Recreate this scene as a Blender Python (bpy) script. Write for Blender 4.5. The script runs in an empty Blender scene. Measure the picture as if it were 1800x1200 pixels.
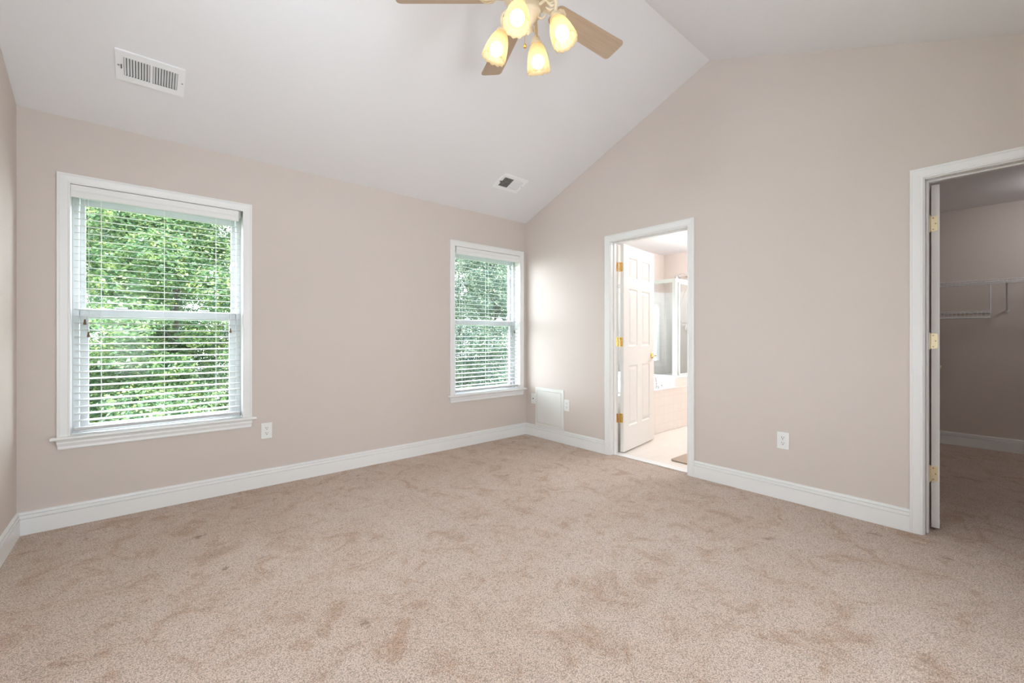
import bpy, math, random
from mathutils import Vector, Matrix
C = bpy.context.scene.collection
scn = bpy.context.scene
PI = math.pi

# ------------------------------------------------------------------ camera
CAMH = 1.14
cam_d = bpy.data.cameras.new('camera')
cam = bpy.data.objects.new('camera', cam_d); C.objects.link(cam)
cam.location = (0, 0, CAMH)
cam.rotation_euler = (PI/2, 0, -0.7085)
cam_d.sensor_width = 36.0
cam_d.lens = 36.0*754.417/1800
cam_d.shift_x = (900-897.153)/1800
cam_d.shift_y = (590.308-600)/1800
cam_d.clip_start = 0.02
scn.camera = cam

# ------------------------------------------------------------------ sky, sun, exposure
w = bpy.data.worlds.new('sky'); scn.world = w; w.use_nodes = True
bg = w.node_tree.nodes['Background']
bg.inputs[0].default_value = (0.875, 0.95, 1.045, 1)
bg.inputs[1].default_value = 20.0
sun_d = bpy.data.lights.new('sun', 'SUN'); sun_d.energy = 1.5; sun_d.angle = math.radians(5); sun_d.color = (1, .96, .90)
sun = bpy.data.objects.new('sun', sun_d); C.objects.link(sun); sun.rotation_euler = (math.radians(38), 0, math.radians(20))
def portal(loc, rot, sx, sy):
    d = bpy.data.lights.new('daylight_portal', 'AREA'); d.shape = 'RECTANGLE'; d.size = sx; d.size_y = sy; d.cycles.is_portal = True
    o = bpy.data.objects.new('daylight_portal', d); C.objects.link(o); o.location = loc; o.rotation_euler = rot
portal((.1155, 3.86, 1.30), (-PI/2, 0, 0), .95, 1.58)          # larger back window
portal((2.854, 3.86, 1.30), (-PI/2, 0, 0), .95, 1.58)          # corner window
portal((4.29, 3.86, 1.195), (-PI/2, 0, 0), 1.30, 1.05)         # bathroom window
portal((-.72, 1.55, 1.30), (0, -PI/2, 0), 1.58, .34)          # added fill window in the left wall, out of view
portal((-.12, -.76, 1.30), (PI/2, 0, 0), .56, 1.58); portal((1.49, -.76, 1.30), (PI/2, 0, 0), .52, 1.58)
portal((-.72, 1.35, 2.74), (0, -PI/2, 0), .44, .82)             # added fill window high in the left gable, out of view          # line above: added fill windows behind the camera
BULB = 7.0        # glow of the four fan bulbs
BATH_FILL = 78.0        # glow of the added bathroom dome, a fill out of view
GLOBE_FILL = 105.0       # glow of an added unseen globe that brightens the bathroom end wall
CLOSET = 40.0
vs = scn.view_settings
vs.view_transform = 'Standard'; vs.look = 'None'; vs.exposure = 0.11; vs.gamma = 1.0; vs.use_curve_mapping = False

# ------------------------------------------------------------------ room dimensions (metres)
XL, XR, YB, YF = -0.5457, 3.3987, 3.6873, -0.59
H, RY, RZ = 2.4523, 1.5486, 3.3146
WT = 0.115                      # partition thickness
EX = 0.15                       # outside wall thickness
CX = 6.46                       # far wall of bathroom and closet
PY0, PY1 = 0.80, 0.915          # partition between closet and bathroom

# ------------------------------------------------------------------ materials
def new_mat(name):
    m = bpy.data.materials.new(name); m.use_nodes = True
    nt = m.node_tree
    return m, nt, nt.nodes['Principled BSDF']
def N(nt, t, **kw):
    n = nt.nodes.new(t)
    for k, v in kw.items(): setattr(n, k, v)
    return n
def bump_noise(nt, b, scale, strength, dist=0.001, detail=3):
    tc = N(nt, 'ShaderNodeTexCoord'); no = N(nt, 'ShaderNodeTexNoise')
    no.inputs['Scale'].default_value = scale; no.inputs['Detail'].default_value = detail
    nt.links.new(tc.outputs['Object'], no.inputs['Vector'])
    bu = N(nt, 'ShaderNodeBump'); bu.inputs['Strength'].default_value = strength; bu.inputs['Distance'].default_value = dist
    nt.links.new(no.outputs['Fac'], bu.inputs['Height']); nt.links.new(bu.outputs['Normal'], b.inputs['Normal'])
    return tc, no
def simple(name, col, rough=.5, metal=0, bump=None, spec=None):
    m, nt, b = new_mat(name)
    b.inputs['Base Color'].default_value = (*col, 1); b.inputs['Roughness'].default_value = rough; b.inputs['Metallic'].default_value = metal
    if spec is not None: b.inputs['Specular IOR Level'].default_value = spec
    if bump: bump_noise(nt, b, *bump)
    return m
M = {}
M['wall'] = simple('wall_paint', (.665, .582, .528), .75, bump=(260, .10, .0008), spec=.25)
M['ceiling'] = simple('ceiling_paint', (.835, .815, .812), .85, bump=(220, .08, .0008), spec=.2)
M['trim'] = simple('trim_paint', (.86, .845, .825), .32)
M['door'] = simple('door_paint', (.86, .83, .79), .55, spec=.3)
M['vinyl'] = simple('window_vinyl', (.60, .61, .62), .35, bump=(30, .02, .0004))
M['blind'] = simple('blind_paint', (.56, .555, .55), .36, bump=(80, .04, .0004))
M['cord'] = simple('blind_cord', (.80, .79, .76), .8)
M['tassel'] = simple('tassel_wood', (.16, .10, .05), .5)
M['plastic'] = simple('plate_plastic', (.86, .85, .82), .3)
M['slot'] = simple('slot_dark', (.02, .018, .016), .6)
M['panel'] = simple('panel_plastic', (.80, .785, .74), .45, bump=(300, .1, .0004))
M['brass'] = simple('brass', (.83, .56, .18), .22, 1)
M['brass_pale'] = simple('pale_brass', (.80, .68, .44), .38, .75)
M['chrome'] = simple('chrome', (.80, .80, .80), .12, 1)
M['vent'] = simple('vent_enamel', (.90, .89, .885), .4)
M['ventdark'] = simple('duct_dark', (.05, .045, .04), .8)
M['wire'] = simple('vinyl_wire', (.78, .77, .76), .4)
M['tub'] = simple('tub_acrylic', (.90, .90, .90), .15)
M['alu'] = simple('white_aluminium', (.88, .89, .90), .3)
M['marble'] = simple('threshold_marble', (.86, .85, .83), .25, bump=(20, .05, .0005))
M['fan'] = simple('fan_enamel', (.74, .61, .43), .35)
M['screw'] = simple('screw_steel', (.30, .27, .22), .4, .8)
M['grass'] = simple('lawn', (.10, .16, .05), .9, bump=(8, .6, .05))
M['bark'] = simple('bark', (.06, .048, .04), .9, bump=(14, .6, .02))
M['siding'] = simple('siding', (.72, .70, .66), .7)

def carpet_mat():
    m, nt, b = new_mat('carpet_pile'); L = nt.links.new
    tc = N(nt, 'ShaderNodeTexCoord')
    def noise(scale, detail, rough=.6, dist=0):
        n = N(nt, 'ShaderNodeTexNoise'); n.inputs['Scale'].default_value = scale; n.inputs['Detail'].default_value = detail
        n.inputs['Roughness'].default_value = rough; n.inputs['Distortion'].default_value = dist
        L(tc.outputs['Object'], n.inputs['Vector']); return n
    def ramp(src, stops):
        r = N(nt, 'ShaderNodeValToRGB'); e = r.color_ramp.elements
        e[0].position, e[0].color = stops[0][0], (*stops[0][1], 1); e[1].position, e[1].color = stops[1][0], (*stops[1][1], 1)
        for p, c in stops[2:]: x = e.new(p); x.color = (*c, 1)
        L(src, r.inputs['Fac']); return r
    def mix(bt, fac, a, c):
        x = N(nt, 'ShaderNodeMix', data_type='RGBA', blend_type=bt)
        if isinstance(fac, float): x.inputs[0].default_value = fac
        else: L(fac, x.inputs[0])
        L(a, x.inputs[6]); L(c, x.inputs[7]); return x.outputs[2]
    tuft = N(nt, 'ShaderNodeTexVoronoi'); tuft.inputs['Scale'].default_value = 185; L(tc.outputs['Object'], tuft.inputs['Vector'])
    fine = noise(290, 3, .7)
    mid = noise(13, 7, .75, .4)
    big = noise(1.1, 4, .6, .6)
    base = ramp(fine.outputs['Fac'], [(.34, (.17, .105, .070)), (.45, (.72, .55, .455)), (.63, (1.0, .89, .79))])
    lay = ramp(mid.outputs['Fac'], [(.30, (.70, .61, .53)), (.43, (1, 1, 1)), (.72, (1.02, 1.02, 1.03))])
    c = mix('MULTIPLY', .75, base.outputs['Color'], lay.outputs['Color'])
    lay2 = ramp(big.outputs['Fac'], [(.36, (.93, .89, .85)), (.62, (1.02, 1.02, 1.03))])
    c = mix('MULTIPLY', .8, c, lay2.outputs['Color'])
    blot = noise(5.5, 6, .70, .9); tint = ramp(blot.outputs['Fac'], [(.37, (.80, .66, .55)), (.47, (.98, .95, .93)), (.62, (1.03, 1.02, 1.04))])
    c = mix('MULTIPLY', .9, c, tint.outputs['Color'])
    # small dents and specks
    sp = N(nt, 'ShaderNodeTexVoronoi'); sp.inputs['Scale'].default_value = 3.6; sp.inputs['Randomness'].default_value = 1
    wob = noise(14, 3); va = N(nt, 'ShaderNodeVectorMath', operation='MULTIPLY_ADD')
    va.inputs[1].default_value = (.12, .12, 0); L(wob.outputs['Color'], va.inputs[0]); L(tc.outputs['Object'], va.inputs[2]); L(va.outputs[0], sp.inputs['Vector'])
    spr = ramp(sp.outputs['Distance'], [(.03, (.34, .24, .17)), (.085, (1, 1, 1))])
    c = mix('MULTIPLY', .75, c, spr.outputs['Color'])
    gap = ramp(tuft.outputs['Distance'], [(.35, (1.06, 1.06, 1.06)), (.80, (.50, .45, .41))]); c = mix('MULTIPLY', .8, c, gap.outputs['Color'])
    L(c, b.inputs['Base Color']); b.inputs['Roughness'].default_value = .95; b.inputs['Specular IOR Level'].default_value = .1
    b.inputs['Sheen Weight'].default_value = .45; b.inputs['Sheen Tint'].default_value = (1, .88, .78, 1); b.inputs['Sheen Roughness'].default_value = .5
    mm = N(nt, 'ShaderNodeMath', operation='MULTIPLY_ADD'); mm.inputs[1].default_value = -1.1; L(tuft.outputs['Distance'], mm.inputs[0]); L(fine.outputs['Fac'], mm.inputs[2])
    m2 = N(nt, 'ShaderNodeMath', operation='MULTIPLY_ADD'); m2.inputs[1].default_value = 2.2; L(mid.outputs['Fac'], m2.inputs[0]); L(mm.outputs[0], m2.inputs[2])
    bu = N(nt, 'ShaderNodeBump'); bu.inputs['Strength'].default_value = .9; bu.inputs['Distance'].default_value = .005
    L(m2.outputs[0], bu.inputs['Height']); L(bu.outputs['Normal'], b.inputs['Normal'])
    return m
M['carpet'] = carpet_mat()

def tile_mat(name, axes, size, col, grout, rough=.2, gw=.012):
    m, nt, b = new_mat(name); L = nt.links.new
    tc = N(nt, 'ShaderNodeTexCoord'); sx = N(nt, 'ShaderNodeSeparateXYZ'); cx = N(nt, 'ShaderNodeCombineXYZ')
    L(tc.outputs['Object'], sx.inputs[0])
    L(sx.outputs[axes[0]], cx.inputs[0]); L(sx.outputs[axes[1]], cx.inputs[1])
    br = N(nt, 'ShaderNodeTexBrick'); br.offset = 0; br.squash = 1
    br.inputs['Scale'].default_value = 1/size; br.inputs['Mortar Size'].default_value = gw; br.inputs['Brick Width'].default_value = 1; br.inputs['Row Height'].default_value = 1
    br.inputs['Mortar Smooth'].default_value = .1
    br.inputs['Color1'].default_value = (*col, 1); br.inputs['Color2'].default_value = (col[0]*.98, col[1]*.975, col[2]*.97, 1); br.inputs['Mortar'].default_value = (*grout, 1)
    L(cx.outputs[0], br.inputs['Vector']); L(br.outputs['Color'], b.inputs['Base Color'])
    bu = N(nt, 'ShaderNodeBump'); bu.inputs['Strength'].default_value = .4; bu.inputs['Distance'].default_value = .001; bu.invert = True
    L(br.outputs['Fac'], bu.inputs['Height']); L(bu.outputs['Normal'], b.inputs['Normal'])
    b.inputs['Roughness'].default_value = rough
    return m
TC, TG = (.88, .81, .745), (.78, .70, .63)
M['tile_xy'] = tile_mat('floor_tile', (0, 1), .105, TC, TG)
M['tile_xz'] = tile_mat('tub_tile', (0, 2), .1045, TC, TG)
M['tile_wxz'] = tile_mat('wall_tile_long', (0, 2), .108, (.84, .83, .82), (.70, .69, .68))
M['tile_wyz'] = tile_mat('wall_tile_end', (1, 2), .108, (.84, .83, .82), (.70, .69, .68))

def glass_mat(name, refl=.07, tint=(.97, .99, .985), rim=.35):
    m = bpy.data.materials.new(name); m.use_nodes = True; nt = m.node_tree; nt.nodes.clear(); L = nt.links.new
    o = N(nt, 'ShaderNodeOutputMaterial'); mx = N(nt, 'ShaderNodeMixShader'); t = N(nt, 'ShaderNodeBsdfTransparent'); g = N(nt, 'ShaderNodeBsdfGlossy')
    t.inputs[0].default_value = (*tint, 1); g.inputs['Roughness'].default_value = .01
    lw = N(nt, 'ShaderNodeLayerWeight'); lw.inputs['Blend'].default_value = .25
    ma = N(nt, 'ShaderNodeMath', operation='MULTIPLY_ADD'); ma.inputs[1].default_value = rim; ma.inputs[2].default_value = refl
    L(lw.outputs['Fresnel'], ma.inputs[0]); L(ma.outputs[0], mx.inputs[0]); L(t.outputs[0], mx.inputs[1]); L(g.outputs[0], mx.inputs[2]); L(mx.outputs[0], o.inputs[0])
    return m
M['glass'] = glass_mat('window_glass', .002, rim=.08)
M['shower_glass'] = glass_mat('shower_glass', .10, (.94, .96, .955))

def emit_mat(name, col, s):
    m, nt, b = new_mat(name)
    b.inputs['Base Color'].default_value = (*col, 1); b.inputs['Emission Color'].default_value = (*col, 1); b.inputs['Emission Strength'].default_value = s
    return m
M['bulb'] = emit_mat('lit_bulb', (1, .92, .80), BULB)
M['dome'] = emit_mat('fill_dome', (.93, .96, 1.0), BATH_FILL)
M['globe'] = emit_mat('fill_globe', (.95, .96, 1.0), GLOBE_FILL)
M['dome2'] = emit_mat('dim_dome', (.95, .97, 1), CLOSET)

def shade_mat():
    m = bpy.data.materials.new('frosted_shade'); m.use_nodes = True; nt = m.node_tree; nt.nodes.clear(); L = nt.links.new
    o = N(nt, 'ShaderNodeOutputMaterial'); a = N(nt, 'ShaderNodeAddShader'); d = N(nt, 'ShaderNodeBsdfDiffuse'); t = N(nt, 'ShaderNodeBsdfTranslucent')
    mx = N(nt, 'ShaderNodeMixShader'); mx.inputs[0].default_value = .5
    gl = N(nt, 'ShaderNodeBsdfGlossy'); gl.inputs['Roughness'].default_value = .2; m2 = N(nt, 'ShaderNodeMixShader'); m2.inputs[0].default_value = .06
    d.inputs[0].default_value = (.82, .70, .48, 1); t.inputs[0].default_value = (.92, .79, .54, 1)
    L(d.outputs[0], mx.inputs[1]); L(t.outputs[0], mx.inputs[2]); L(mx.outputs[0], m2.inputs[1]); L(gl.outputs[0], m2.inputs[2])
    tr = N(nt, 'ShaderNodeBsdfTransparent'); tr.inputs[0].default_value = (1, .95, .82, 1); m3 = N(nt, 'ShaderNodeMixShader'); m3.inputs[0].default_value = .42
    L(m2.outputs[0], m3.inputs[1]); L(tr.outputs[0], m3.inputs[2]); L(m3.outputs[0], o.inputs[0])
    return m
M['shade'] = shade_mat()

def blade_mat():
    m, nt, b = new_mat('bleached_oak'); L = nt.links.new
    tc = N(nt, 'ShaderNodeTexCoord'); mp = N(nt, 'ShaderNodeMapping'); mp.inputs['Scale'].default_value = (3, 60, 60)
    no = N(nt, 'ShaderNodeTexNoise'); no.inputs['Scale'].default_value = 2; no.inputs['Detail'].default_value = 5
    r = N(nt, 'ShaderNodeValToRGB'); r.color_ramp.elements[0].position = .3; r.color_ramp.elements[0].color = (.46, .33, .225, 1)
    r.color_ramp.elements[1].position = .7; r.color_ramp.elements[1].color = (.53, .395, .28, 1)
    L(tc.outputs['Object'], mp.inputs[0]); L(mp.outputs[0], no.inputs['Vector']); L(no.outputs['Fac'], r.inputs['Fac']); L(r.outputs['Color'], b.inputs['Base Color'])
    b.inputs['Roughness'].default_value = .45
    return m
M['blade'] = blade_mat()

def leaf_mat(name, c0, c1, c2):
    m = bpy.data.materials.new(name); m.use_nodes = True; nt = m.node_tree; nt.nodes.clear(); L = nt.links.new
    o = N(nt, 'ShaderNodeOutputMaterial'); d = N(nt, 'ShaderNodeBsdfDiffuse'); t = N(nt, 'ShaderNodeBsdfTranslucent'); mx = N(nt, 'ShaderNodeMixShader'); mx.inputs[0].default_value = .35
    tc = N(nt, 'ShaderNodeTexCoord'); no = N(nt, 'ShaderNodeTexNoise'); no.inputs['Scale'].default_value = 5; no.inputs['Detail'].default_value = 3
    r = N(nt, 'ShaderNodeValToRGB'); e = r.color_ramp.elements
    e[0].position = .35; e[0].color = (*c0, 1); e[1].position = .70; e[1].color = (*c2, 1); x = e.new(.52); x.color = (*c1, 1)
    L(tc.outputs['Object'], no.inputs['Vector']); L(no.outputs['Fac'], r.inputs['Fac']); L(r.outputs['Color'], d.inputs[0]); L(r.outputs['Color'], t.inputs[0])
    gl = N(nt, 'ShaderNodeBsdfGlossy'); gl.inputs['Roughness'].default_value = .35; m2 = N(nt, 'ShaderNodeMixShader'); m2.inputs[0].default_value = .07
    L(d.outputs[0], mx.inputs[1]); L(t.outputs[0], mx.inputs[2]); L(mx.outputs[0], m2.inputs[1]); L(gl.outputs[0], m2.inputs[2]); L(m2.outputs[0], o.inputs[0])
    return m
M['leaf_warm'] = leaf_mat('broad_leaves', (.030, .066, .036), (.082, .142, .056), (.31, .35, .12))
M['leaf_cool'] = leaf_mat('blue_green_leaves', (.030, .054, .050), (.080, .116, .084), (.29, .32, .20))
M['mat'] = simple('rug_pile', (.50, .40, .31), .95, bump=(320, .8, .003))

# ------------------------------------------------------------------ mesh helpers
class MB:
    def __init__(s): s.v = []; s.f = []; s.mi = []; s.cur = 0; s.sm = []; s.smooth = False
    def add(s, vs, fs):
        o = len(s.v); s.v += [tuple(v) for v in vs]
        for f in fs: s.f.append(tuple(i+o for i in f)); s.mi.append(s.cur); s.sm.append(s.smooth)
        return s
    def box(s, x0, x1, y0, y1, z0, z1, mtx=None):
        vs = [Vector((x, y, z)) for z in (z0, z1) for y in (y0, y1) for x in (x0, x1)]
        if mtx: vs = [mtx @ v for v in vs]
        return s.add(vs, [(0,2,3,1), (4,5,7,6), (0,1,5,4), (2,6,7,3), (0,4,6,2), (1,3,7,5)])
    def prism(s, poly, d, fn):
        # poly of 2D points swept from d[0] to d[1]; fn(a, b, t) -> 3D
        n = len(poly)
        vs = [fn(a, b, d[0]) for a, b in poly]+[fn(a, b, d[1]) for a, b in poly]
        fs = [tuple(range(n)), tuple(range(2*n-1, n-1, -1))]+[(i, i+n, (i+1) % n+n, (i+1) % n) for i in range(n)]
        return s.add(vs, fs)
    def sweep(s, path, prof, n, closed=False, caps=True):
        # prof points (a, b): a to the left of travel, b along n
        path = [Vector(p) for p in path]; n = Vector(n); k = len(path); rings = []
        for i, p in enumerate(path):
            t0 = t1 = None
            if i > 0 or closed: t0 = (p-path[i-1]).normalized()
            if i < k-1 or closed: t1 = (path[(i+1) % k]-p).normalized()
            if t0 is None: t0 = t1
            if t1 is None: t1 = t0
            l0, l1 = n.cross(t0), n.cross(t1); m = (l0+l1); m = m/(m.dot(l0))
            rings.append([p+m*a+n*b for a, b in prof])
        q = len(prof); vs = [v for r in rings for v in r]; fs = []
        for i in range(k if closed else k-1):
            j = (i+1) % k
            for u in range(q):
                w_ = (u+1) % q
                fs.append((i*q+u, i*q+w_, j*q+w_, j*q+u))
        if caps and not closed: fs += [tuple(range(q-1, -1, -1)), tuple(range((k-1)*q, k*q))]
        return s.add(vs, fs)
    def tube(s, pts, r, seg=8, caps=True):
        pts = [Vector(p) for p in pts]; k = len(pts); rr = r if isinstance(r, (list, tuple)) else [r]*k
        up = Vector((0, 0, 1)); rings = []; prev = None
        for i, p in enumerate(pts):
            t = (pts[min(i+1, k-1)]-pts[max(i-1, 0)]).normalized()
            if prev is None:
                a = t.cross(up)
                if a.length < .01: a = t.cross(Vector((1, 0, 0)))
                a.normalize()
            else: a = (prev-t*prev.dot(t)).normalized()
            prev = a; b = t.cross(a)
            rings.append([p+(a*math.cos(2*PI*j/seg)+b*math.sin(2*PI*j/seg))*rr[i] for j in range(seg)])
        fs = [(i*seg+j, i*seg+(j+1) % seg, (i+1)*seg+(j+1) % seg, (i+1)*seg+j) for i in range(k-1) for j in range(seg)]
        sv = s.smooth; s.smooth = True; s.add([v for r_ in rings for v in r_], fs); s.smooth = sv
        if caps:
            s.add(rings[0], [tuple(range(seg-1, -1, -1))]); s.add(rings[-1], [tuple(range(seg))])
        return s
    def lathe(s, prof, seg=24, mtx=None, mod=None):
        # prof (r, z) turned about z; mod(theta, i, r, z) -> (r, z)
        k = len(prof); vs = []
        for i, (r, z) in enumerate(prof):
            for j in range(seg):
                th = 2*PI*j/seg; r2, z2 = mod(th, i, r, z) if mod else (r, z)
                v = Vector((r2*math.cos(th), r2*math.sin(th), z2)); vs.append(mtx @ v if mtx else v)
        fs = [(i*seg+j, i*seg+(j+1) % seg, (i+1)*seg+(j+1) % seg, (i+1)*seg+j) for i in range(k-1) for j in range(seg)]
        sv = s.smooth; s.smooth = True; s.add(vs, fs); s.smooth = sv
        return s
    def build(s, name, mat, parent=None, bevel=0, seg=2):
        me = bpy.data.meshes.new(name); me.from_pydata(s.v, [], s.f)
        for m in (mat if isinstance(mat, (list, tuple)) else [mat]): me.materials.append(m)
        for p, i, sm in zip(me.polygons, s.mi, s.sm): p.material_index = i; p.use_smooth = sm
        me.update()
        o = bpy.data.objects.new(name, me); C.objects.link(o)
        if parent: o.parent = parent
        if bevel:
            b = o.modifiers.new('bevel', 'BEVEL'); b.width = bevel; b.segments = seg; b.limit_method = 'ANGLE'; b.angle_limit = math.radians(40)
        return o
def struct(o, label=None):
    o['kind'] = 'structure'
    if label: o['label'] = label
    return o
def empty(name, loc=(0, 0, 0), rz=0):
    o = bpy.data.objects.new(name, None); C.objects.link(o); o.location = loc; o.rotation_euler = (0, 0, rz); o.empty_display_size = .05
    return o
def tag(o, label, cat, group=None):
    o['label'] = label; o['category'] = cat
    if group: o['group'] = group
    return o
def dup(root, label=None):
    r = root.copy(); C.objects.link(r)
    for ch in list(root.children):
        c = ch.copy(); C.objects.link(c); c.parent = r
        for g in ch.children:
            d = g.copy(); C.objects.link(d); d.parent = c
    if label: r['label'] = label
    return r

def wall_cells(us, vs, holes):
    # split a rectangle us[0]..us[1] x vs[0]..vs[1] around holes (u0,u1,v0,v1)
    U = sorted({us[0], us[1], *[h for q in holes for h in q[:2]]}); V = sorted({vs[0], vs[1], *[h for q in holes for h in q[2:]]})
    out = []
    for a, b in zip(U, U[1:]):
        run = None
        for c, d in zip(V, V[1:]):
            mu, mv = (a+b)/2, (c+d)/2
            if any(h[0] < mu < h[1] and h[2] < mv < h[3] for h in holes):
                if run: out.append((a, b, *run)); run = None
            else: run = (run[0], d) if run else (c, d)
        if run: out.append((a, b, *run))
    return out

# ------------------------------------------------------------------ shell
# windows: inner opening (X0, X1), stool top and head of the opening
W = [(-.330, .561), (2.411, 3.297)]
WZ0, WZ1 = .540, 2.057
BWX, BWZ = (3.66, 4.92), (.69, 1.70)          # bathroom window
FILL_FW = [(-.38, .14), (1.25, 1.73)]              # added windows behind the camera, unseen, for fill daylight: X0, X1
FILL_LW = (1.41, 1.69)                              # added fill window in the left gable wall, outside the view: Y0, Y1
D1 = (1.727, 2.497, 2.043)                    # bathroom doorway: Y0, Y1, head (inner faces of the casing)
D2 = (-.48, .327, 2.043)                      # closet doorway
g = .016                                      # jamb board thickness

mb = MB()
for a, b, c, d in wall_cells((XL-EX, XR+WT/2), (0, H), [(x0-g, x1+g, WZ0-.02, WZ1+g) for x0, x1 in W]): mb.box(a, b, YB, YB+EX, c, d)
struct(mb.build('wall_back', M['wall']))
mb = MB()
for a, b, c, d in wall_cells((YF, YB), (0, H), [(D1[0]-g+.006, D1[1]+g-.006, -1, D1[2]+g-.006), (D2[0]-g+.006, D2[1]+g-.006, -1, D2[2]+g-.006)]): mb.box(XR, XR+WT, a, b, max(c, 0), d)
mb.prism([(YF, H), (YB, H), (RY, RZ)], (XR, XR+WT), lambda a, b, t: (t, a, b))
struct(mb.build('wall_right', M['wall']))
mb = MB()

for a, b, c, d in wall_cells((YF, YB), (0, H), [(FILL_LW[0]-g, FILL_LW[1]+g, WZ0-.02, WZ1+g)]): mb.box(XL-EX, XL, a, b, c, d)
SL = (RZ-H)/(YB-RY)
def zc(y): return RZ-abs(y-RY)*SL
FILL_GW = (.95, 1.75, 2.53, 2.95)                 # added fill window high in the left gable, unseen: Y0, Y1, Z0, Z1
for poly in ([(YF, H), (FILL_GW[0], H), (FILL_GW[0], zc(FILL_GW[0]))], [(FILL_GW[1], H), (YB, H), (FILL_GW[1], zc(FILL_GW[1]))], [(FILL_GW[0], H), (FILL_GW[1], H), (FILL_GW[1], FILL_GW[2]), (FILL_GW[0], FILL_GW[2])],
             [(FILL_GW[0], FILL_GW[3]), (FILL_GW[1], FILL_GW[3]), (FILL_GW[1], zc(FILL_GW[1])), (RY, RZ), (FILL_GW[0], zc(FILL_GW[0]))]): mb.prism(poly, (XL-EX, XL), lambda a, b, t: (t, a, b))
struct(mb.build('wall_left', M['wall']))
mb = MB()
for a, b, c, d in wall_cells((XL-EX, XR+WT), (0, H), [(x0-g, x1+g, WZ0-.02, WZ1+g) for x0, x1 in FILL_FW]): mb.box(a, b, YF-EX, YF, c, d)
struct(mb.build('wall_front', M['wall']))
SL = (RZ-H)/(YB-RY)
mb = MB()
for y in (YB+EX, YF-EX):
    z = RZ-abs(y-RY)*SL
    mb.prism([(y, z), (RY, RZ), (RY, RZ+.12), (y, z+.12)], (XL-EX, XR+WT), lambda a, b, t: (t, a, b))
struct(mb.build('ceiling', M['ceiling']))
mb = MB(); mb.box(XL-EX, XR+.042, YF-EX, YB+EX, -.12, 0); mb.box(XR+.042, CX+.1, YF-.9, PY0+.05, -.12, 0); struct(mb.build('floor', M['carpet']))
# bathroom and closet shells
mb = MB(); mb.box(XR+.042, CX+.1, PY1-.06, YB+EX, -.12, -.002); struct(mb.build('floor_bathroom', M['tile_xy']))
mb = MB()
for a, b, c, d in wall_cells((XR+WT/2+.001, CX+.1), (0, H), [(BWX[0], BWX[1], BWZ[0], BWZ[1])]): mb.box(a, b, YB, YB+EX, c, d)
struct(mb.build('wall_bathroom_back', M['wall']))
mb = MB(); mb.box(CX, CX+.1, PY1, YB, 0, H); struct(mb.build('wall_bathroom_end', M['wall']))
mb = MB(); mb.box(XR+WT, CX+.1, PY0, PY1, 0, H); struct(mb.build('wall_partition', M['wall']))
mb = MB(); mb.box(XR+WT, CX+.1, PY1, YB+EX, H, H+.1); struct(mb.build('ceiling_bathroom', M['ceiling']))
mb = MB(); mb.box(XR+WT, CX+.1, YF-.9, PY0, H, H+.1); struct(mb.build('ceiling_closet', M['ceiling']))
mb = MB(); mb.box(CX, CX+.1, YF-.9, PY0, 0, H); struct(mb.build('wall_closet_end', M['wall']))
mb = MB(); mb.box(XR+WT, CX+.1, YF-1, YF-.9, 0, H); mb.box(XR, XR+WT, YF-1, YF-EX, 0, H); struct(mb.build('wall_closet_front', M['wall']))
# wall tile round the tub and shower
mb = MB()
for a, b, c, d in wall_cells((XR+WT+.001, CX-.012), (.50, 1.84), [(BWX[0]-.05, BWX[1]+.05, BWZ[0]-.05, BWZ[1]+.05)]): mb.box(a, b, YB-.012, YB-.0005, c, d)
struct(mb.build('wall_tile_back', M['tile_wxz']))
mb = MB(); mb.box(CX-.012, CX-.0005, 2.70, YB-.001, 0, 1.84); struct(mb.build('wall_tile_end', M['tile_wyz']))
mb = MB(); mb.box(XR+.036, XR+WT+.012, D1[0]+.004, D1[1]-.004, .0005, .008); struct(mb.build('trim_4', M['marble'], bevel=.003))

# baseboards
BP = [(0, 0), (.015, 0), (.015, .0905), (.0065, .0915), (.0065, .0955), (.0145, .0975), (.0135, .1125), (.0050, .1135), (.0050, .1170), (.0115, .1185), (.009, .128), (.004, .1312), (0, .1312)]
def baseboard(name, p0, p1):
    mb = MB(); mb.sweep([(p0[0], p0[1], .0005), (p1[0], p1[1], .0005)], BP, (0, 0, 1)); struct(mb.build(name, M['trim']))
CW = .057
baseboard('baseboard_back', (XR, YB), (XL, YB))
baseboard('baseboard_right', (XR, D1[1]+CW), (XR, YB))
baseboard('baseboard_right', (XR, D2[1]+CW), (XR, D1[0]-CW))
baseboard('baseboard_left', (XL, YB), (XL, YF))
baseboard('baseboard_front', (XL, YF), (XR, YF))
baseboard('baseboard_closet', (CX, YF-.9), (CX, PY0))
baseboard('baseboard_partition', (CX, PY0), (XR+WT, PY0))

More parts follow.
